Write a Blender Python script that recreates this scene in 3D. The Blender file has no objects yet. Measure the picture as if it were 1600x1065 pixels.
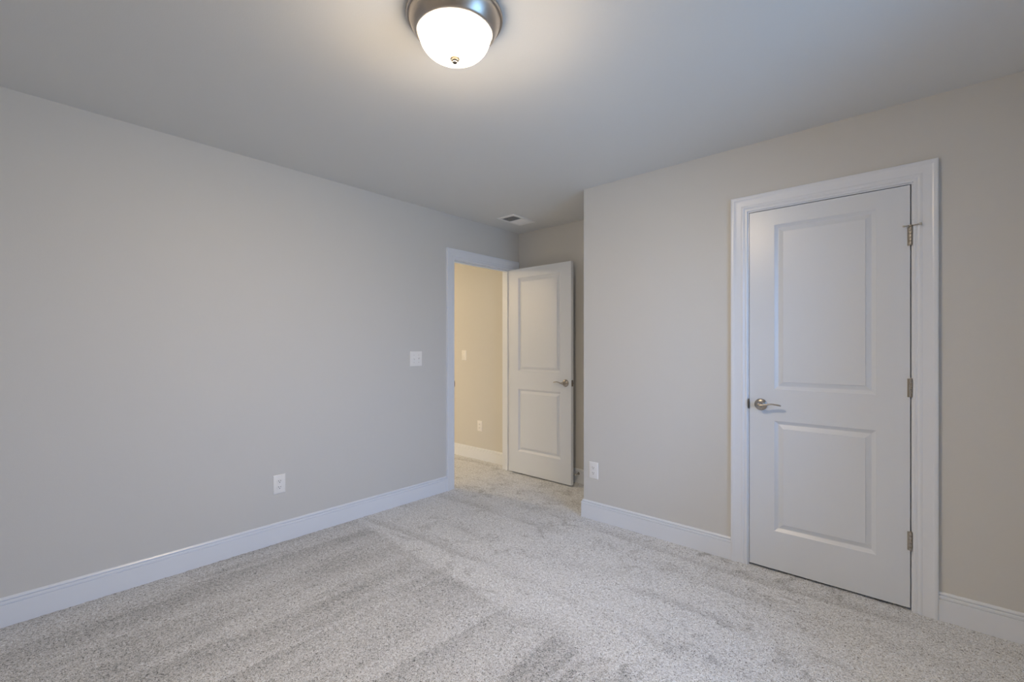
import bpy, bmesh, math, random
from mathutils import Vector, Matrix

random.seed(7)
S = bpy.context.scene
COL = S.collection
PI = math.pi

# ------------------------------------------------------------------ camera
EYE = 1.264
cam = bpy.data.cameras.new('camera')
cam.sensor_width = 36.0
cam.lens = 36.0 * 711.0 / 1600.0
cam.shift_y = 9.5 / 1600.0
cam.clip_start = 0.01
cam_o = bpy.data.objects.new('camera', cam)
COL.objects.link(cam_o)
cam_o.location = (0, 0, EYE)
cam_o.rotation_euler = (PI / 2, 0, math.radians(41.62))
S.camera = cam_o

# ------------------------------------------------------------------ render look
S.view_settings.view_transform = 'Standard'
S.view_settings.look = 'None'
S.view_settings.gamma = 1.0
S.view_settings.use_curve_mapping = False
S.view_settings.exposure = 2.5
S.cycles.max_bounces = 14
S.cycles.diffuse_bounces = 10
S.cycles.sample_clamp_indirect = 3.0
S.cycles.sample_clamp_direct = 1.5

# ------------------------------------------------------------------ daylight
SKY_STRENGTH = 2.15
SKY_UP = (0.31, 0.57, 1.04)
SKY_DOWN = (0.19, 0.36, 0.60)
w = bpy.data.worlds.new('sky'); S.world = w
w.use_nodes = True
nt = w.node_tree; nt.nodes.clear()
out = nt.nodes.new('ShaderNodeOutputWorld'); bg = nt.nodes.new('ShaderNodeBackground')
tc = nt.nodes.new('ShaderNodeTexCoord'); sp = nt.nodes.new('ShaderNodeSeparateXYZ')
rp = nt.nodes.new('ShaderNodeValToRGB')
mp = nt.nodes.new('ShaderNodeMapRange')
mp.inputs['From Min'].default_value = -1; mp.inputs['From Max'].default_value = 1
nt.links.new(tc.outputs['Generated'], sp.inputs[0])
nt.links.new(sp.outputs['Z'], mp.inputs['Value'])
nt.links.new(mp.outputs[0], rp.inputs[0])
rp.color_ramp.elements[0].position = 0.46; rp.color_ramp.elements[0].color = (*SKY_DOWN, 1)
rp.color_ramp.elements[1].position = 0.54; rp.color_ramp.elements[1].color = (*SKY_UP, 1)
nt.links.new(rp.outputs[0], bg.inputs['Color'])
bg.inputs['Strength'].default_value = SKY_STRENGTH
nt.links.new(bg.outputs[0], out.inputs['Surface'])

# lamps: strength and colour of the glass bowls
BED_LAMP, BED_LAMP_COL = 38.5, (1.0, 0.765, 0.49)
HALL_LAMP, HALL_LAMP_COL = 36.0, (1.0, 0.74, 0.43)
FAR_LAMP = 100.0

# ------------------------------------------------------------------ room measures (metres)
H = 2.44                       # ceiling height
XL = -3.09                     # bedroom face of the left wall
YC = 2.898                     # bedroom face of the closet wall
XC = -1.857                    # closet corner
YF = 3.585                     # far wall of the alcove and of the landing
XR, YB = 0.66, -0.80           # right wall (window) and wall behind the camera
T = 0.115                      # wall thickness
HX, HY = -6.8, -2.2            # landing extents
WIN = (1.12, 2.12, 0.62, 2.10) # window in the right wall: y0, y1, z0, z1

window_portal = bpy.data.lights.new('window_daylight', 'AREA')
window_portal.shape = 'RECTANGLE'
window_portal.size = WIN[3] - WIN[2]; window_portal.size_y = WIN[1] - WIN[0]
window_portal.cycles.is_portal = True
wp = bpy.data.objects.new('window_daylight', window_portal); COL.objects.link(wp)
wp.location = (XR + T + 0.01, (WIN[0] + WIN[1]) / 2, (WIN[2] + WIN[3]) / 2)
wp.rotation_euler = (0, PI / 2, 0)

# ------------------------------------------------------------------ materials
def newmat(name):
    m = bpy.data.materials.new(name); m.use_nodes = True
    return m, m.node_tree, m.node_tree.nodes['Principled BSDF']

def paint(name, col, rough, bump=0.0, scale=300.0, spec=0.5):
    m, nt, b = newmat(name)
    b.inputs['Base Color'].default_value = (*col, 1)
    b.inputs['Roughness'].default_value = rough
    b.inputs['Specular IOR Level'].default_value = spec
    if bump:
        tc = nt.nodes.new('ShaderNodeTexCoord')
        n = nt.nodes.new('ShaderNodeTexNoise'); n.inputs['Scale'].default_value = scale
        n.inputs['Detail'].default_value = 3
        bu = nt.nodes.new('ShaderNodeBump'); bu.inputs['Strength'].default_value = bump
        bu.inputs['Distance'].default_value = 0.001
        nt.links.new(tc.outputs['Object'], n.inputs['Vector'])
        nt.links.new(n.outputs['Fac'], bu.inputs['Height'])
        nt.links.new(bu.outputs[0], b.inputs['Normal'])
    return m

M = {}
M['wall'] = paint('greige_wall_paint', (0.625, 0.625, 0.615), 0.55, 0.25, 260, 0.35)
M['ceiling'] = paint('ceiling_paint', (0.71, 0.717, 0.715), 0.8, 0.3, 220, 0.2)
M['trim'] = paint('white_trim_paint', (0.75, 0.79, 0.86), 0.28, 0.05, 120)
M['door'] = paint('white_door_paint', (0.70, 0.745, 0.815), 0.30, 0.25, 200)
M['plastic'] = paint('white_plastic', (0.84, 0.84, 0.84), 0.3)
M['dark'] = paint('dark_slot', (0.02, 0.02, 0.02), 0.6)
M['rubber'] = paint('rubber_tip', (0.5, 0.49, 0.46), 0.6)
M['duct'] = paint('grey_duct_interior', (0.13, 0.13, 0.12), 0.6)

def metal(name, col, rough):
    m, nt, b = newmat(name)
    b.inputs['Base Color'].default_value = (*col, 1)
    b.inputs['Metallic'].default_value = 1.0
    b.inputs['Roughness'].default_value = rough
    tc = nt.nodes.new('ShaderNodeTexCoord')
    n = nt.nodes.new('ShaderNodeTexNoise'); n.inputs['Scale'].default_value = 900
    mr = nt.nodes.new('ShaderNodeMapRange')
    mr.inputs['To Min'].default_value = rough * 0.85; mr.inputs['To Max'].default_value = rough * 1.15
    nt.links.new(tc.outputs['Object'], n.inputs['Vector'])
    nt.links.new(n.outputs['Fac'], mr.inputs['Value'])
    nt.links.new(mr.outputs[0], b.inputs['Roughness'])
    return m
M['nickel'] = metal('satin_nickel', (0.48, 0.44, 0.39), 0.26)
M['nickel_dark'] = metal('aged_nickel', (0.20, 0.18, 0.16), 0.35)
M['finial'] = metal('finial_metal', (0.22, 0.20, 0.18), 0.4)
M['lamp_metal'] = metal('brushed_nickel_ring', (0.50, 0.45, 0.40), 0.33)

def glow_glass(name, col, strength, zmid, zspan):
    # frosted glass lit by the bulbs inside: brighter towards the bottom of the bowl, where the bulbs shine
    m, nt, b = newmat(name)
    b.inputs['Base Color'].default_value = (0.9, 0.9, 0.9, 1)
    b.inputs['Roughness'].default_value = 0.25
    b.inputs['Emission Color'].default_value = (*col, 1)
    tc = nt.nodes.new('ShaderNodeTexCoord'); sp = nt.nodes.new('ShaderNodeSeparateXYZ')
    mr = nt.nodes.new('ShaderNodeMapRange'); mr.interpolation_type = 'SMOOTHSTEP'
    mr.inputs['From Min'].default_value = -0.068; mr.inputs['From Max'].default_value = -0.138
    mr.inputs['To Min'].default_value = 0.13; mr.inputs['To Max'].default_value = strength
    nt.links.new(tc.outputs['Object'], sp.inputs[0]); nt.links.new(sp.outputs['Z'], mr.inputs['Value'])
    nt.links.new(mr.outputs[0], b.inputs['Emission Strength'])
    mc = nt.nodes.new('ShaderNodeMapRange')
    mc.inputs['From Min'].default_value = -0.060; mc.inputs['From Max'].default_value = -0.100
    cm = nt.nodes.new('ShaderNodeMix'); cm.data_type = 'RGBA'
    cm.inputs[6].default_value = (0.95, 0.97, 1.0, 1); cm.inputs[7].default_value = (*col, 1)
    nt.links.new(sp.outputs['Z'], mc.inputs['Value']); nt.links.new(mc.outputs[0], cm.inputs[0])
    nt.links.new(cm.outputs[2], b.inputs['Emission Color'])
    return m
M['bowl'] = glow_glass('lit_frosted_glass', BED_LAMP_COL, BED_LAMP, 0, 0)
M['bowl_hall'] = glow_glass('lit_frosted_glass_warm', HALL_LAMP_COL, HALL_LAMP, 0, 0)
M['bowl_far'] = glow_glass('lit_frosted_glass_far', HALL_LAMP_COL, FAR_LAMP, 0, 0)

def glass_mat():
    m, nt, b = newmat('window_glass')
    nt.nodes.remove(b)
    o = nt.nodes['Material Output']
    tr = nt.nodes.new('ShaderNodeBsdfTransparent'); gl = nt.nodes.new('ShaderNodeBsdfGlossy')
    gl.inputs['Roughness'].default_value = 0.02
    fr = nt.nodes.new('ShaderNodeFresnel'); fr.inputs['IOR'].default_value = 1.45
    mx = nt.nodes.new('ShaderNodeMixShader')
    nt.links.new(fr.outputs[0], mx.inputs[0]); nt.links.new(tr.outputs[0], mx.inputs[1])
    nt.links.new(gl.outputs[0], mx.inputs[2]); nt.links.new(mx.outputs[0], o.inputs['Surface'])
    return m
M['glass'] = glass_mat()

# carpet: grey cut pile, flecked yarn, vacuum strokes along two directions, scuffs from feet
def carpet_mat():
    m, nt, b = newmat('grey_cut_pile_carpet')
    N, L = nt.nodes, nt.links
    def node(t, **k):
        n = N.new(t)
        for a, v in k.items(): setattr(n, a, v)
        return n
    def math_(op, a, bb=None, c=None, clamp=False):
        n = node('ShaderNodeMath', operation=op); n.use_clamp = clamp
        for i, v in enumerate((a, bb, c)):
            if v is None: continue
            if isinstance(v, (int, float)): n.inputs[i].default_value = v
            else: L.new(v, n.inputs[i])
        return n.outputs[0]
    def noise(vec, scale, detail=2, dist=0.0, rough=0.5):
        n = node('ShaderNodeTexNoise'); n.inputs['Scale'].default_value = scale
        n.inputs['Detail'].default_value = detail; n.inputs['Distortion'].default_value = dist
        n.inputs['Roughness'].default_value = rough
        L.new(vec, n.inputs['Vector']); return n.outputs['Fac']
    def mapping(vec, scale=(1, 1, 1), rot=0.0, loc=(0, 0, 0)):
        n = node('ShaderNodeMapping'); n.inputs['Scale'].default_value = scale
        n.inputs['Rotation'].default_value = (0, 0, rot); n.inputs['Location'].default_value = loc
        L.new(vec, n.inputs['Vector']); return n.outputs[0]
    def mrange(v, a, b_, c=0.0, d=1.0, smooth=True):
        n = node('ShaderNodeMapRange'); n.interpolation_type = 'SMOOTHSTEP' if smooth else 'LINEAR'
        n.inputs['From Min'].default_value = a; n.inputs['From Max'].default_value = b_
        n.inputs['To Min'].default_value = c; n.inputs['To Max'].default_value = d
        L.new(v, n.inputs['Value']); return n.outputs[0]
    tc = node('ShaderNodeTexCoord').outputs['Object']
    sx = node('ShaderNodeSeparateXYZ'); L.new(tc, sx.inputs[0])
    X, Y = sx.outputs['X'], sx.outputs['Y']
    wob = math_('MULTIPLY_ADD', noise(tc, 4.0, 3), 0.06, -0.03)
    wob_f = math_('MULTIPLY_ADD', noise(tc, 40.0, 2), 0.05, -0.025)
    wobble = math_('ADD', wob, wob_f)
    # region A: near part, strokes along Y.  edge runs roughly along X at Y = 1.7
    yline = math_('MULTIPLY_ADD', X, -0.07, 1.52)
    yy = math_('ADD', math_('SUBTRACT', Y, yline), wobble)
    regA = mrange(yy, -0.03, 0.03, 1.0, 0.0)
    # sawtooth strokes across X, dark on one side and soft light on the other
    xs = math_('ADD', math_('MULTIPLY', math_('ADD', X, wobble), 3.6), math_('MULTIPLY', noise(mapping(tc, (1.6, 0.25, 1)), 1.0, 1), 2.2))
    saw = math_('FRACT', xs)
    sA = math_('MULTIPLY', mrange(saw, 0.0, 0.75, 1.0, 0.0), mrange(saw, 0.0, 0.08, 0.0, 1.0))
    band = mrange(noise(mapping(tc, (8.0, 0.55, 1), 0.03), 1.0, 2, 0.0, 0.6), 0.44, 0.60, 0.0, 0.9)
    band = math_('MULTIPLY', band, mrange(noise(mapping(tc, (1.0, 1.0, 1), 0, (4, 4, 0)), 1.8, 2), 0.3, 0.6, 0.4, 1.0))
    sA = math_('MAXIMUM', math_('MULTIPLY', sA, 0.75), band)
    strokeA = math_('MULTIPLY', sA, mrange(noise(mapping(tc, (1.0, 0.6, 1)), 2.2, 2), 0.35, 0.6, 0.35, 1.0))
    # region B: strokes along X near the closet wall
    ys = math_('ADD', math_('MULTIPLY', math_('ADD', Y, wobble), 3.3), math_('MULTIPLY', noise(mapping(tc, (0.3, 1.3, 1)), 1.0, 1), 2.0))
    sawb = math_('FRACT', ys)
    sB = math_('MULTIPLY', mrange(sawb, 0.0, 0.6, 1.0, 0.0), mrange(sawb, 0.0, 0.12, 0.0, 1.0))
    strokeB = math_('MULTIPLY', sB, mrange(noise(mapping(tc, (0.7, 1.0, 1), 0, (3, 1, 0)), 2.6, 2), 0.42, 0.62, 0.0, 0.9))
    # foot scuffs
    scuff = mrange(noise(mapping(tc, (1, 1, 1), 0.5, (7, 2, 0)), 7.5, 5, 0.6, 0.65), 0.50, 0.66, 0.0, 1.0)
    scuffarea = mrange(noise(mapping(tc, (1, 1, 1), 0, (1, 9, 0)), 1.3, 2), 0.38, 0.60, 0.15, 1.0)
    scuff = math_('MULTIPLY', scuff, scuffarea)
    inv = math_('SUBTRACT', 1.0, regA)
    dark = math_('ADD', math_('MULTIPLY', regA, math_('MULTIPLY_ADD', strokeA, 0.70, 0.38)),
                 math_('MULTIPLY', inv, math_('MAXIMUM', math_('MULTIPLY', strokeB, 0.7), math_('MULTIPLY', scuff, 0.9))))
    dark = math_('ADD', dark, math_('MULTIPLY', math_('MULTIPLY', regA, scuff), 0.15))
    # yarn flecks
    f1 = noise(tc, 145.0, 2, 1.6, 0.6)
    f2 = noise(mapping(tc, (1, 1, 1), 0.7, (3, 3, 0)), 330.0, 1, 0.8)
    f3 = noise(mapping(tc, (1, 1, 1), 0.3, (9, 3, 0)), 70.0, 2, 0.5)
    fleck = math_('ADD', math_('MULTIPLY', f1, 0.6), math_('MULTIPLY', f2, 0.4))
    val = mrange(fleck, 0.36, 0.62, -1.0, 1.0, False)
    val = math_('ADD', val, mrange(f3, 0.3, 0.7, -0.25, 0.25, False))
    deep = mrange(fleck, 0.36, 0.45, 1.0, 0.0)
    # colour
    base = math_('SUBTRACT', 0.68, math_('MULTIPLY', dark, 0.24))
    base = math_('ADD', base, math_('MULTIPLY', val, 0.26))
    base = math_('SUBTRACT', base, math_('MULTIPLY', deep, 0.38))
    base = math_('MAXIMUM', base, 0.05)
    hue = noise(mapping(tc, (1, 1, 1), 0, (5, 5, 0)), 260.0, 1)
    mixc = node('ShaderNodeMix', data_type='RGBA')
    mixc.inputs[6].default_value = (0.98, 0.985, 0.99, 1); mixc.inputs[7].default_value = (0.93, 0.985, 1.06, 1)
    L.new(mrange(hue, 0.4, 0.6), mixc.inputs[0])
    mul = node('ShaderNodeMix', data_type='RGBA'); mul.blend_type = 'MULTIPLY'; mul.inputs[0].default_value = 1
    comb = node('ShaderNodeCombineColor')
    for i in range(3): L.new(base, comb.inputs[i])
    L.new(comb.outputs[0], mul.inputs[6]); L.new(mixc.outputs[2], mul.inputs[7])
    L.new(mul.outputs[2], b.inputs['Base Color'])
    b.inputs['Roughness'].default_value = 1.0
    b.inputs['Specular IOR Level'].default_value = 0.05
    bu = node('ShaderNodeBump'); bu.inputs['Strength'].default_value = 0.6
    bu.inputs['Distance'].default_value = 0.004
    L.new(fleck, bu.inputs['Height']); L.new(bu.outputs[0], b.inputs['Normal'])
    return m
M['carpet'] = carpet_mat()

# ------------------------------------------------------------------ helpers
def link(name, bm, mat, parent=None, smooth=False, loc=None, mat2=None):
    bmesh.ops.recalc_face_normals(bm, faces=bm.faces)
    me = bpy.data.meshes.new(name); bm.to_mesh(me); bm.free()
    me.materials.append(mat)
    if mat2: me.materials.append(mat2)
    if smooth:
        for p in me.polygons: p.use_smooth = True
        try: me.set_sharp_from_angle(angle=math.radians(smooth if smooth > 1 else 35))
        except Exception: pass
    o = bpy.data.objects.new(name, me); COL.objects.link(o)
    if parent: o.parent = parent
    if loc: o.location = loc
    return o

def tag(o, label=None, cat=None, group=None, kind=None):
    if label: o['label'] = label
    if cat: o['category'] = cat
    if group: o['group'] = group
    if kind: o['kind'] = kind
    return o

def thing(name, label, cat, loc, rz=0.0, group=None):
    o = bpy.data.objects.new(name, None); COL.objects.link(o)
    o.location = loc; o.rotation_euler = (0, 0, rz); o.empty_display_size = 0.1
    return tag(o, label, cat, group)

def box(bm, x0, x1, y0, y1, z0, z1, bevel=0.0, seg=2):
    vs = [bm.verts.new((x, y, z)) for x in (x0, x1) for y in (y0, y1) for z in (z0, z1)]
    f = [(0, 1, 3, 2), (4, 6, 7, 5), (0, 4, 5, 1), (2, 3, 7, 6), (0, 2, 6, 4), (1, 5, 7, 3)]
    fs = [bm.faces.new([vs[i] for i in q]) for q in f]
    if bevel:
        es = list({e for fc in fs for e in fc.edges})
        bmesh.ops.bevel(bm, geom=es, offset=bevel, segments=seg, affect='EDGES', profile=0.5)

def lathe(bm, prof, seg=48, axis='z', center=(0, 0, 0)):
    rings = []
    c = Vector(center)
    for r, h in prof:
        ring = []
        if r < 1e-6:
            p = Vector((0, 0, h)) if axis == 'z' else (Vector((0, -h, 0)) if axis == '-y' else Vector((h, 0, 0)))
            ring = [bm.verts.new(c + p)]
        else:
            for i in range(seg):
                a = 2 * PI * i / seg
                u, v = r * math.cos(a), r * math.sin(a)
                p = Vector((u, v, h)) if axis == 'z' else (Vector((u, -h, v)) if axis == '-y' else Vector((h, u, v)))
                ring.append(bm.verts.new(c + p))
        rings.append(ring)
    for A, B in zip(rings, rings[1:]):
        if len(A) == 1 and len(B) == 1: continue
        if len(A) == 1:
            for i in range(seg): bm.faces.new((A[0], B[i], B[(i + 1) % seg]))
        elif len(B) == 1:
            for i in range(seg): bm.faces.new((A[i], B[0], A[(i + 1) % seg]))
        else:
            for i in range(seg): bm.faces.new((A[i], B[i], B[(i + 1) % seg], A[(i + 1) % seg]))

def sweep(bm, pts, seg=14):
    # pts: list of (position, radius across, radius along Y)
    n = len(pts); rings = []
    for i, (p, ra, rb) in enumerate(pts):
        p = Vector(p)
        t = (Vector(pts[min(i + 1, n - 1)][0]) - Vector(pts[max(i - 1, 0)][0])).normalized()
        side = Vector((0, 1, 0)) - t * t.y
        side = side.normalized() if side.length > 1e-4 else Vector((1, 0, 0))
        up = t.cross(side).normalized()
        rings.append([bm.verts.new(p + up * ra * math.cos(2 * PI * k / seg) + side * rb * math.sin(2 * PI * k / seg)) for k in range(seg)])
    for A, B in zip(rings, rings[1:]):
        for i in range(seg): bm.faces.new((A[i], A[(i + 1) % seg], B[(i + 1) % seg], B[i]))
    bm.faces.new(rings[0]); bm.faces.new(rings[-1][::-1])

def spline(keys, n=24):
    # Catmull-Rom through tuples
    out = []
    K = [keys[0]] + list(keys) + [keys[-1]]
    for s in range(1, len(K) - 2):
        for j in range(n // (len(keys) - 1)):
            t = j / (n // (len(keys) - 1))
            p0, p1, p2, p3 = K[s - 1], K[s], K[s + 1], K[s + 2]
            out.append(tuple(0.5 * ((2 * b) + (-a + c) * t + (2 * a - 5 * b + 4 * c - d) * t * t + (-a + 3 * b - 3 * c + d) * t ** 3)
                             for a, b, c, d in zip(p0, p1, p2, p3)))
    out.append(tuple(keys[-1]))
    return out

# ------------------------------------------------------------------ shell
def struct(name, bm, mat, label=None, smooth=False):
    o = link(name, bm, mat, None, smooth)
    return tag(o, label, None, None, 'structure')

# floor: one wall-to-wall carpet, the pile gently uneven
bm = bmesh.new()
def floor_patch(x0, x1, y0, y1, step):
    nx, ny = int((x1 - x0) / step), int((y1 - y0) / step)
    g = [[bm.verts.new((x0 + (x1 - x0) * i / nx, y0 + (y1 - y0) * j / ny, random.uniform(-0.002, 0.0035))) for j in range(ny + 1)] for i in range(nx + 1)]
    for i in range(nx):
        for j in range(ny):
            bm.faces.new((g[i][j], g[i + 1][j], g[i + 1][j + 1], g[i][j + 1]))
floor_patch(HX - T, XR + T, HY - T, YF + 0.05, 0.022)
struct('floor', bm, M['carpet'], 'grey cut-pile carpet with vacuum strokes covering the whole floor', smooth=180)

bm = bmesh.new(); box(bm, HX - T, XR + T, HY - T, YF + T, H, H + 0.1)
struct('ceiling', bm, M['ceiling'], 'flat pale grey painted ceiling')

# left wall with the bedroom doorway
DY0, DY1, DZ = 2.700, 3.462, 2.045     # clear opening between jambs
JT = 0.018
bm = bmesh.new()
box(bm, XL - T, XL, HY - T, DY0 - JT, 0, H)
box(bm, XL - T, XL, DY0 - JT, DY1 + JT, DZ + JT, H)
box(bm, XL - T, XL, DY1 + JT, YF, 0, H)
struct('wall_left', bm, M['wall'], 'long light grey wall with the open doorway')

# closet wall with the closed door, plus the return into the alcove
CX0, CX1 = -0.7285, -0.0175
bm = bmesh.new()
box(bm, XC, CX0 - JT, YC, YC + T, 0, H)
box(bm, CX0 - JT, CX1 + JT, YC, YC + T, DZ + JT, H)
box(bm, CX1 + JT, XR, YC, YC + T, 0, H)
box(bm, XC, XC + T, YC + T, YF, 0, H)
struct('wall_closet', bm, M['wall'], 'light grey wall around the closed closet door')

bm = bmesh.new(); box(bm, HX - T, XR + T, YF, YF + T, 0, H)
struct('wall_far', bm, M['wall'], 'wall at the far end of the alcove and the landing')
bm = bmesh.new(); box(bm, XL, XR + T, YB - T, YB, 0, H)
struct('wall_back', bm, M['wall'])
bm = bmesh.new()
box(bm, XR, XR + T, YB, WIN[0], 0, H); box(bm, XR, XR + T, WIN[1], YF, 0, H)
box(bm, XR, XR + T, WIN[0], WIN[1], 0, WIN[2]); box(bm, XR, XR + T, WIN[0], WIN[1], WIN[3], H)
struct('wall_right', bm, M['wall'])
bm = bmesh.new()
box(bm, HX - T, HX, HY - T, YF, 0, H); box(bm, HX, XL - T, HY - T, HY, 0, H)
struct('wall_landing', bm, M['wall'])

# window in the right wall
bm = bmesh.new()
y0, y1, z0, z1 = WIN
for a, b_, c, d in ((y0, y0 + .05, z0, z1), (y1 - .05, y1, z0, z1), (y0 + .05, y1 - .05, z0, z0 + .05), (y0 + .05, y1 - .05, z1 - .05, z1),
                    (y0 + .05, y1 - .05, (z0 + z1) / 2 - .02, (z0 + z1) / 2 + .02)):
    box(bm, XR + 0.05, XR + 0.10, a, b_, c, d)
wo = struct('window_1', bm, M['trim'], 'white sash window in the right wall')
bm = bmesh.new(); box(bm, XR + 0.073, XR + 0.077, y0 + .05, y1 - .05, z0 + .05, (z0 + z1) / 2 - .02)
box(bm, XR + 0.073, XR + 0.077, y0 + .05, y1 - .05, (z0 + z1) / 2 + .02, z1 - .05)
link('window_glass', bm, M['glass'], wo)
bm = bmesh.new(); box(bm, XR - 0.02, XR + 0.05, y0 - .04, y1 + .04, z0 - .02, z0, .003)
link('window_sill', bm, M['trim'], wo)

# ------------------------------------------------------------------ baseboards (moulded top edge)
BP = [(0, 0), (0.0145, 0), (0.0145, 0.0990), (0.0138, 0.1002), (0.0100, 0.1008), (0.0100, 0.1022), (0.0140, 0.1040), (0.0138, 0.1130), (0.0120, 0.1165),
      (0.0050, 0.1168), (0.0050, 0.1192), (0.0100, 0.1205), (0.0092, 0.1245), (0.0060, 0.1290), (0.0020, 0.1312), (0.0, 0.1315)]
def baseboard(name, path, label=None):
    """path: corner points in plan; the board's face is on the left-hand side of the walking direction"""
    bm = bmesh.new(); rings = []
    n = len(path)
    for i, p in enumerate(path):
        p = Vector((*p, 0))
        d0 = (p - Vector((*path[i - 1], 0))).normalized() if i else None
        d1 = (Vector((*path[i + 1], 0)) - p).normalized() if i < n - 1 else None
        d0 = d0 or d1; d1 = d1 or d0
        n0, n1 = Vector((-d0.y, d0.x, 0)), Vector((-d1.y, d1.x, 0))
        m = (n0 + n1); m = m / m.dot(n0)
        rings.append([bm.verts.new(p + m * t + Vector((0, 0, z))) for t, z in BP])
    k = len(BP)
    for A, B in zip(rings, rings[1:]):
        for j in range(k): bm.faces.new((A[j], A[(j + 1) % k], B[(j + 1) % k], B[j]))
    bm.faces.new(rings[0]); bm.faces.new(rings[-1])
    return struct(name, bm, M['trim'], label)
CW = 0.089
baseboard('baseboard_left', [(XL, DY0 - 0.006 - CW), (XL, YB), (XR, YB), (XR, YC), (CX1 + 0.006 + CW, YC)][:2], 'white baseboard along the left wall')
baseboard('baseboard_closet', [(CX0 - 0.006 - CW, YC), (XC, YC), (XC, YF), (XL + 0.016, YF)], 'white baseboard from the closet door round the corner into the alcove')
baseboard('baseboard_right', [(XL, YB), (XR, YB), (XR, YC), (CX1 + 0.006 + CW, YC)], 'white baseboard right of the closet door')
baseboard('baseboard_landing', [(XL - T - 0.02, YF), (HX, YF)], 'white baseboard beyond the doorway')

# ------------------------------------------------------------------ casings and jambs
CP = [(0, 0), (0, .0085), (.003, .0105), (.010, .0110), (.0135, .0095), (.016, .0090), (.019, .0110), (.022, .0130), (.027, .0138),
      (.031, .0128), (.034, .0118), (.040, .0125), (.052, .0145), (.066, .0160), (.070, .0175), (.074, .0190), (.080, .0195), (.086, .0185),
      (.089, .0160), (.089, 0)]
def casing(name, h0, h1, z1, fn, label, wr=None, parent=None):
    """fn(h, t, z) -> world; h runs along the wall, t out of it"""
    bm = bmesh.new()
    R = [[], [], [], []]
    sr = (wr or CW) / CW
    for u, t in CP:
        R[0].append(bm.verts.new(fn(h0 - u, t, 0.0)))
        R[1].append(bm.verts.new(fn(h0 - u, t, z1 + u)))
        R[2].append(bm.verts.new(fn(h1 + u * sr, t, z1 + u)))
        R[3].append(bm.verts.new(fn(h1 + u * sr, t, 0.0)))
    k = len(CP)
    for A, B in zip(R, R[1:]):
        for j in range(k): bm.faces.new((A[j], A[(j + 1) % k], B[(j + 1) % k], B[j]))
    bm.faces.new(R[0]); bm.faces.new(R[3])
    if parent: return link(name, bm, M['trim'], parent, smooth=25)
    return struct(name, bm, M['trim'], label, smooth=25)

rv = 0.006
tr1 = casing('trim_1', CX0 - rv, CX1 + rv, DZ + rv, lambda h, t, z: (h, YC - t, z), 'white moulded casing round the closet door')
# closet jamb with stop
bm = bmesh.new()
box(bm, CX0 - JT, CX0, YC, YC + T, 0, DZ + JT); box(bm, CX1, CX1 + JT, YC, YC + T, 0, DZ + JT); box(bm, CX0, CX1, YC, YC + T, DZ, DZ + JT)
s0, s1 = YC + 0.038, YC + 0.075
box(bm, CX0, CX0 + .011, s0, s1, 0, DZ); box(bm, CX1 - .011, CX1, s0, s1, 0, DZ); box(bm, CX0 + .011, CX1 - .011, s0, s1, DZ - .011, DZ)
link('door_jamb', bm, M['trim'], tr1)

tr2 = casing('trim_2', DY0 - rv, DY1 + rv, DZ + rv, lambda h, t, z: (XL + t, h, z), 'white moulded casing round the open doorway', wr=0.105)
bm = bmesh.new()
box(bm, XL - T, XL, DY0 - JT, DY0, 0, DZ + JT); box(bm, XL - T, XL, DY1, DY1 + JT, 0, DZ + JT); box(bm, XL - T, XL, DY0, DY1, DZ, DZ + JT)
s0, s1 = XL - 0.075, XL - 0.038
box(bm, s0, s1, DY0, DY0 + .011, 0, DZ, .002); box(bm, s0, s1, DY1 - .011, DY1, 0, DZ, .002); box(bm, s0, s1, DY0 + .011, DY1 - .011, DZ - .011, DZ, .002)
link('door_jamb', bm, M['trim'], tr2)
casing('hall_casing', DY0 - rv, DY1 + rv, DZ + rv, lambda h, t, z: (XL - T - t, h, z), None, wr=0.105, parent=tr2)

def strike_plate(parent, fn):
    """fn(along the wall, out of the wall, z); lipped plate let into the jamb"""
    bm = bmesh.new()
    pr = [(-0.0285, 0.0), (-0.020, 0.0045), (-0.008, 0.0065), (0.008, 0.0065), (0.020, 0.0045), (0.0285, 0.0)]
    a = [bm.verts.new(fn(0.0, t + 0.002, z)) for z, t in pr]
    b2 = [bm.verts.new(fn(0.0016, t + 0.002, z)) for z, t in pr]
    c = [bm.verts.new(fn(0.0, -0.028, z)) for z, t in (pr[0], pr[-1])]
    d = [bm.verts.new(fn(0.0016, -0.028, z)) for z, t in (pr[0], pr[-1])]
    A = a + [c[1], c[0]]; B = b2 + [d[1], d[0]]
    bm.faces.new(A); bm.faces.new(B[::-1])
    for i in range(len(A)): bm.faces.new((A[i], A[(i + 1) % len(A)], B[(i + 1) % len(A)], B[i]))
    return link('strike_plate', bm, M['nickel_dark'], parent)
HZ = 0.936
strike_plate(tr1, lambda a, t, z: (CX0 + a - 0.0002, YC - t - 0.009 if t > 0 else YC - t, HZ + z))
strike_plate(tr2, lambda a, t, z: (XL + t, DY0 + a, HZ + z))

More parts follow.
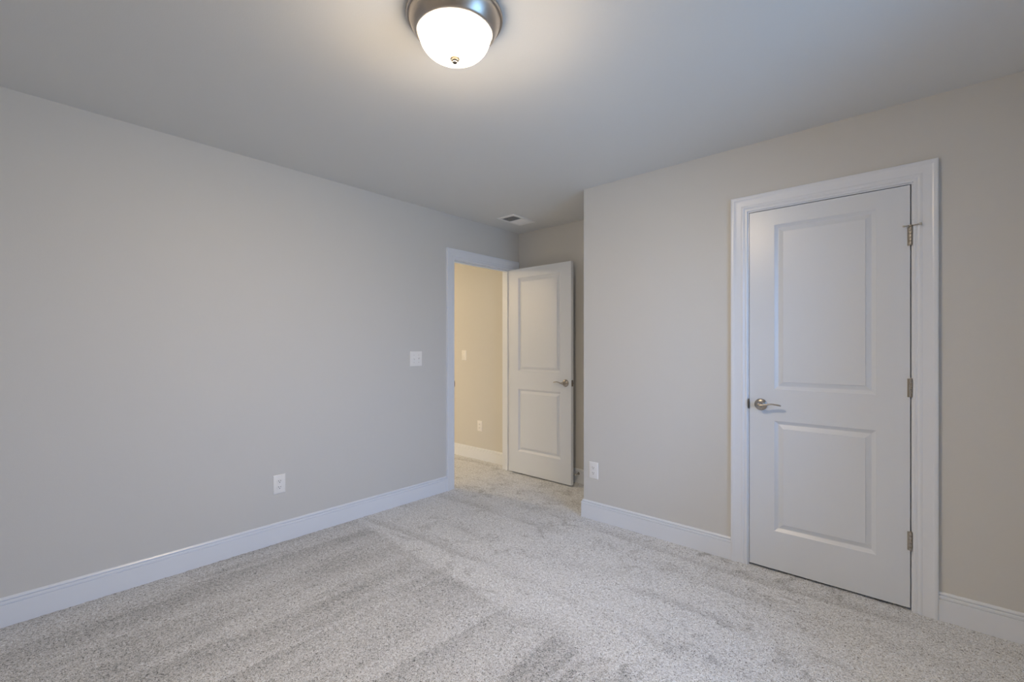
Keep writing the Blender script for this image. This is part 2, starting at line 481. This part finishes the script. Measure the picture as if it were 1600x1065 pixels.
# ------------------------------------------------------------------ panel doors
PP = [(0, 0), (.002, .0015), (.004, .0035), (.015, .0105), (.018, .0120), (.021, .0120), (.024, .0108), (.040, .0050), (.0408, .0050), (.0420, .0020), (.0440, .0015)]
PANELS = ((0.215, 0.835), (1.012, 1.938))
def leaf_mesh(wd, ht, th=0.035, stile=0.127):
    bm = bmesh.new()
    for sgn, yf in ((1, 0.0), (-1, th)):       # front at y=0 faces -Y, back at y=th
        xs = [0, stile, wd - stile, wd]
        zs = [0, PANELS[0][0], PANELS[0][1], PANELS[1][0], PANELS[1][1], ht]
        for i in range(3):
            for j in range(5):
                if i == 1 and j in (1, 3): continue
                bm.faces.new([bm.verts.new((x, yf, z)) for x, z in ((xs[i], zs[j]), (xs[i + 1], zs[j]), (xs[i + 1], zs[j + 1]), (xs[i], zs[j + 1]))])
        for (za, zb) in PANELS:
            prev = None
            for u, d in PP:
                y = yf + sgn * d
                ring = [bm.verts.new(p) for p in ((stile + u, y, za + u), (wd - stile - u, y, za + u), (wd - stile - u, y, zb - u), (stile + u, y, zb - u))]
                if prev:
                    for k in range(4): bm.faces.new((prev[k], prev[(k + 1) % 4], ring[(k + 1) % 4], ring[k]))
                prev = ring
            bm.faces.new(prev)
    for q in (((0, 0, 0), (0, th, 0), (0, th, ht), (0, 0, ht)), ((wd, 0, 0), (wd, th, 0), (wd, th, ht), (wd, 0, ht)),
              ((0, 0, 0), (wd, 0, 0), (wd, th, 0), (0, th, 0)), ((0, 0, ht), (wd, 0, ht), (wd, th, ht), (0, th, ht))):
        bm.faces.new([bm.verts.new(p) for p in q])
    bmesh.ops.remove_doubles(bm, verts=bm.verts, dist=1e-5)
    return bm

def lever_set(parent, x, z, direction, front=True, th=0.035):
    """rosette + curved lever on the face y=0 (front) or y=th (back); direction +1 points to +x"""
    e = bpy.data.objects.new('door_handle', None); COL.objects.link(e); e.parent = parent
    e.location = (x, 0 if front else th, z)
    if not front: e.rotation_euler = (0, 0, PI)
    if not front: direction = -direction
    bm = bmesh.new()
    lathe(bm, [(0, 0), (.0330, 0), (.0335, .003), (.0325, .0055), (.030, .0075), (.024, .0105), (.018, .0125), (.015, .016), (.0125, .022), (.0120, .036), (0, .036)], 40, '-y')
    link('rosette', bm, M['nickel'], e, smooth=40)
    bm = bmesh.new()
    keys = [(-0.008, -.047, -.002, .0105, .0105), (0.006, -.049, -.001, .0100, .0100), (0.020, -.051, .000, .0072, .0082), (0.040, -.051, .0055, .0050, .0078),
            (0.062, -.050, .0100, .0044, .0085), (0.084, -.047, .0080, .0046, .0090), (0.100, -.043, .0055, .0046, .0080), (0.108, -.041, .0030, .0030, .0050)]
    pts = [((direction * k[0], k[1], k[2]), max(k[3], .0008), max(k[4], .0008)) for k in spline(keys, 56)]
    sweep(bm, pts)
    lathe(bm, [(0, .030), (.0135, .030), (.0145, .040), (.0135, .052), (.009, .057), (0, .0585)], 28, '-y')
    link('lever', bm, M['nickel'], e, smooth=50)
    return e

def hinge(parent, x, z, th=0.035, arm=False, side=1):
    """butt hinge seen closed: leaf edge mortised in the door and the knuckle in front of the gap"""
    bm = bmesh.new(); h = 0.0445
    box(bm, x - 0.011 * side, x - 0.001 * side, -0.0012, 0.0, z - h, z + h, .0004, 1)
    o = link('hinge', bm, M['nickel'], parent)
    bm = bmesh.new()
    for k in range(5):
        a, b2 = z - h + 2 * h * k / 5 + .0005, z - h + 2 * h * (k + 1) / 5 - .0005
        lathe(bm, [(0, a), (.0055, a), (.0058, a + .0008), (.0058, b2 - .0008), (.0055, b2), (0, b2)], 18, 'z', (x + .002 * side, -.006, 0))
    lathe(bm, [(0, z + h), (.0045, z + h), (.0045, z + h + .002), (.003, z + h + .004), (0, z + h + .0045)], 18, 'z', (x + .002 * side, -.006, 0))
    link('knuckle', bm, M['nickel'], o, smooth=40)
    if arm:
        bm = bmesh.new()
        zz = z + h + .004
        lathe(bm, [(0, -.003), (.009, -.003), (.0095, 0), (.009, .003), (0, .003)], 18, 'z', (x + .002, -.006, zz))
        sweep(bm, [((x + .004, -.006, zz), .0028, .0028), ((x + .034, -.024, zz), .0028, .0028)])
        sweep(bm, [((x - .001, -.007, zz), .0025, .0025), ((x - .022, -.016, zz - .001), .0025, .0025)])
        link('hinge_pin_stop', bm, M['nickel'], o, smooth=40)
        bm = bmesh.new()
        sweep(bm, [((x + .033, -.0236, zz), .0055, .0055), ((x + .040, -.028, zz), .006, .006), ((x + .041, -.0285, zz), .0045, .0045)])
        sweep(bm, [((x - .021, -.0156, zz - .001), .0045, .0045), ((x - .026, -.018, zz - .001), .0045, .0045)])
        link('bumper', bm, M['rubber'], o, smooth=40)
    return o

# closet door (closed)
W1 = CX1 - CX0 - 0.0075
d1 = link('door_1', leaf_mesh(W1, DZ - 0.0185, stile=0.127), M['door'], None)
d1.location = (CX0 + 0.003, YC, 0.014)
tag(d1, 'closed white two-panel closet door', None, None, 'structure')
lever_set(d1, 0.060, HZ - 0.014, +1)
for z, a in ((1.795, True), (1.068, False), (0.335, False)):
    hinge(d1, W1 + 0.0005, z - 0.014, arm=a)
bm = bmesh.new(); box(bm, -0.0006, 0.0, 0.005, 0.030, HZ - 0.014 - .028, HZ - 0.014 + .028)
link('latch_plate', bm, M['nickel_dark'], d1)

# bedroom door (open into the room, lying in front of the alcove wall)
W2 = DY1 - DY0 - 0.006
d2 = link('door_2', leaf_mesh(W2, DZ - 0.017, stile=0.118), M['door'], None)
d2.location = (XL + 0.006, DY1 - 0.030, 0.014)
d2.rotation_euler = (0, 0, math.radians(-0.6))
tag(d2, 'open white two-panel bedroom door standing in the alcove', None, None, 'structure')
lever_set(d2, W2 - 0.060, HZ - 0.014, -1)
lever_set(d2, W2 - 0.060, HZ - 0.014, -1, front=False)
bm = bmesh.new(); box(bm, W2, W2 + .0008, .0055, .0295, HZ - .014 - .0285, HZ - .014 + .0285)
lp = link('latch_plate', bm, M['nickel_dark'], d2)
bm = bmesh.new(); box(bm, W2 + .0008, W2 + .009, .012, .023, HZ - .014 - .008, HZ - .014 + .008, .002)
link('latch_bolt', bm, M['nickel'], lp)
for z in (1.795, 1.068, 0.335):
    bm = bmesh.new(); zz = z - .014
    lathe(bm, [(0, zz - .0445), (.0058, zz - .0445), (.0058, zz + .0445), (0, zz + .0445)], 16, 'z', (-0.004, .0335 + .006, 0))
    box(bm, -.002, -.0006, 0.004, .035, zz - .0445, zz + .0445)
    link('hinge', bm, M['nickel'], d2, smooth=40)

# ------------------------------------------------------------------ wall plates
def plate_mesh(wd, ht, th=0.006):
    bm = bmesh.new()
    pr = [(0, 0.0), (0.0, .0015), (.0012, .0035), (.0035, .0052), (.006, .006)]
    prev = None
    for u, y in pr:
        ring = [bm.verts.new(p) for p in ((-wd / 2 + u, -y, -ht / 2 + u), (wd / 2 - u, -y, -ht / 2 + u), (wd / 2 - u, -y, ht / 2 - u), (-wd / 2 + u, -y, ht / 2 - u))]
        if prev:
            for k in range(4): bm.faces.new((prev[k], prev[(k + 1) % 4], ring[(k + 1) % 4], ring[k]))
        prev = ring
    bm.faces.new(prev)
    return bm
def slot_box(parent, x, z, wd, ht):
    bm = bmesh.new(); box(bm, x - wd / 2, x + wd / 2, -.0098, -.0060, z - ht / 2, z + ht / 2)
    return bm
def outlet(label, loc, rz, group=None, wd=0.076, ht=0.122):
    t = thing('wall_outlet', label, 'outlet', loc, rz, group)
    link('cover_plate', plate_mesh(wd, ht), M['plastic'], t, smooth=30)
    for dz in (0.0195, -0.0195):
        bm = bmesh.new()
        n = 28; ring = []
        for k in range(n):
            a = 2 * PI * k / n
            ring.append((0.0172 * math.cos(a), max(-.0125, min(.0125, 0.0172 * math.sin(a)))))
        f0 = [bm.verts.new((u, -.0058, v + dz)) for u, v in ring]; f1 = [bm.verts.new((u * .97, -.0085, v * .97 + dz)) for u, v in ring]
        for k in range(n): bm.faces.new((f0[k], f0[(k + 1) % n], f1[(k + 1) % n], f1[k]))
        bm.faces.new(f1)
        s = link('socket', bm, M['plastic'], t)
        bm = bmesh.new()
        for (x, z, a, b2) in ((-.0063, .0035, .0022, .0085), (.0063, .0035, .0022, .0070)):
            box(bm, x - a / 2, x + a / 2, -.0088, -.0060, dz + z - b2 / 2, dz + z + b2 / 2)
        lathe(bm, [(0, .006), (.0027, .006), (.0027, .0088), (0, .0088)], 12, '-y', (0, 0, dz - .0065))
        link('slot', bm, M['dark'], s)
    bm = bmesh.new(); lathe(bm, [(0, .005), (.0030, .005), (.0030, .0068), (.0015, .0075), (0, .0076)], 14, '-y')
    link('screw', bm, M['plastic'], t)
    return t
def switch(label, loc, rz, n=1, ups=(True,), wd=0.073, ht=0.119):
    t = thing('light_switch', label, 'light switch', loc, rz)
    link('cover_plate', plate_mesh(wd, ht), M['plastic'], t, smooth=30)
    for i in range(n):
        x = (i - (n - 1) / 2) * 0.046
        bm = bmesh.new(); box(bm, x - .0055, x + .0055, -.0068, -.0058, -.0125, .0125)
        s = link('toggle_frame', bm, M['plastic'], t)
        u = 1 if ups[i] else -1
        bm = bmesh.new(); sweep(bm, [((x, -.005, 0.0), .0045, .0045), ((x, -.012, .004 * u), .0040, .004), ((x, -.018, .0085 * u), .0034, .0034)], 10)
        link('toggle', bm, M['plastic'], s, smooth=50)
        for dz in (.030, -.030):
            bm = bmesh.new()
            lathe(bm, [(0, .005), (.0026, .005), (.0026, .0066), (0, .0070)], 12, '-y', (x, 0, dz))
            link('screw', bm, M['rubber'], t)
    return t
RZL = PI / 2      # local -Y faces +X
outlet('white duplex outlet low on the long left wall above the baseboard', (XL, 1.204, 0.376), RZL)
outlet('white duplex outlet on the closet wall near its outer corner', (-1.771, YC, 0.360), 0)
outlet('small warm-lit outlet seen low through the open doorway', (-3.668, YF, 0.378), 0, wd=.072, ht=.118)
switch('white double toggle switch plate on left wall beside the doorway', (XL, 2.283, 1.168), RZL, 2, (False, True), 0.120, 0.122)
switch('single switch plate on landing wall seen through the doorway', (-3.93, YF, 1.168), 0, 1, (True,))

# ------------------------------------------------------------------ ceiling vent
v = thing('ceiling_vent', 'white two-way air register on the ceiling before the doorway', 'vent', (-2.765, 3.176, H))
VX, VY = 0.100, 0.158
bm = bmesh.new()
for q in ((-VX, VX, -VY, -VY + .03), (-VX, VX, VY - .03, VY), (-VX, -VX + .03, -VY + .03, VY - .03), (VX - .03, VX, -VY + .03, VY - .03)):
    box(bm, q[0], q[1], q[2], q[3], -.006, 0)
link('frame', bm, M['plastic'], v)
bm = bmesh.new(); box(bm, -VX + .03, VX - .03, -VY + .03, VY - .03, -.0012, -.0002)
link('duct_opening', bm, M['duct'], v)
for i in range(18):
    y = -VY + .036 + i * (2 * VY - .072) / 17
    s = 1 if y < -0.01 else -1
    bm = bmesh.new()
    a = math.radians(32) * s
    dy, dz = .0062 * math.cos(a), .0062 * math.sin(a)
    for q in (1,):
        p = [(-VX + .03, y - dy, -.0055 - dz), (-VX + .03, y + dy, -.0055 + dz), (VX - .03, y + dy, -.0055 + dz), (VX - .03, y - dy, -.0055 - dz)]
        lo = [bm.verts.new(c) for c in p]; hi = [bm.verts.new((c[0], c[1], c[2] + .0012)) for c in p]
        bm.faces.new(lo); bm.faces.new(hi[::-1])
        for k in range(4): bm.faces.new((lo[k], lo[(k + 1) % 4], hi[(k + 1) % 4], hi[k]))
    link('louvre', bm, M['plastic'], v)
bm = bmesh.new(); sweep(bm, [((-.06, VY - .015, -.006), .003, .003), ((-.06, VY - .011, -.02), .003, .003)])
link('damper_lever', bm, M['plastic'], v, smooth=40)

# ------------------------------------------------------------------ door stop on the alcove baseboard
ds = thing('door_stop', 'small metal door stop on the alcove baseboard behind the open door', 'door stop', (-2.342, YF - .0135, 0.092))
bm = bmesh.new(); lathe(bm, [(0, 0), (.011, 0), (.0115, .003), (.008, .006), (.004, .008), (0, .008)], 20, '-y'); link('base', bm, M['nickel'], ds, smooth=40)
bm = bmesh.new()
pr = [(0, .006)]
for k in range(18):
    h = .008 + k * .0028
    pr += [(.0052, h), (.0040, h + .0014)]
pr += [(0, .058)]
lathe(bm, pr, 14, '-y'); link('spring', bm, M['nickel'], ds)
bm = bmesh.new(); lathe(bm, [(0, .056), (.0075, .056), (.008, .060), (.0078, .067), (.005, .070), (0, .070)], 16, '-y'); link('rubber_tip', bm, M['rubber'], ds, smooth=40)

# ------------------------------------------------------------------ ceiling lights
def ceiling_light(label, loc, bowl):
    t = thing('ceiling_light', label, 'ceiling light', loc)
    bm = bmesh.new()
    lathe(bm, [(.164, 0), (.1690, -.001), (.1710, -.005), (.1710, -.012), (.1690, -.0155), (.1650, -.0160), (.1635, -.0150), (.1625, -.0165),
               (.1615, -.0205), (.1590, -.0270), (.1530, -.0400), (.1470, -.0510), (.1410, -.0600), (.1375, -.0640), (.1345, -.0655), (.1310, -.0645), (.1300, -.057), (.1300, -.010)], 96)
    link('metal_ring', bm, M['lamp_metal'], t, smooth=30)
    bm = bmesh.new()
    pr = [(.1270, -.055)]
    for k in range(0, 23):
        a = k / 22 * PI / 2
        pr.append((.1270 * math.cos(a) ** 0.72 if k < 22 else 0, -.063 - .083 * math.sin(a)))
    lathe(bm, pr, 96)
    link('glass_bowl', bm, bowl, t, smooth=60)
    bm = bmesh.new()
    lathe(bm, [(0, -.1455), (.0165, -.1470), (.0175, -.1500), (.0165, -.1520), (.0125, -.1530), (.0120, -.1550), (.0135, -.1570), (.0125, -.1590), (.0092, -.1605), (.0088, -.1635), (.0062, -.1660), (0, -.167)], 32)
    link('finial', bm, M['finial'], t, smooth=30)
    return t
ceiling_light('round flush ceiling light with brushed metal ring and lit glass bowl', (-1.229, 1.077, H), M['bowl'])
ceiling_light('warm flush ceiling light at the far end of the landing', (-6.3, -0.5, H), M['bowl_far'])
ceiling_light('warm flush ceiling light on the landing nearer the doorway', (-5.15, 2.35, H), M['bowl_hall'])
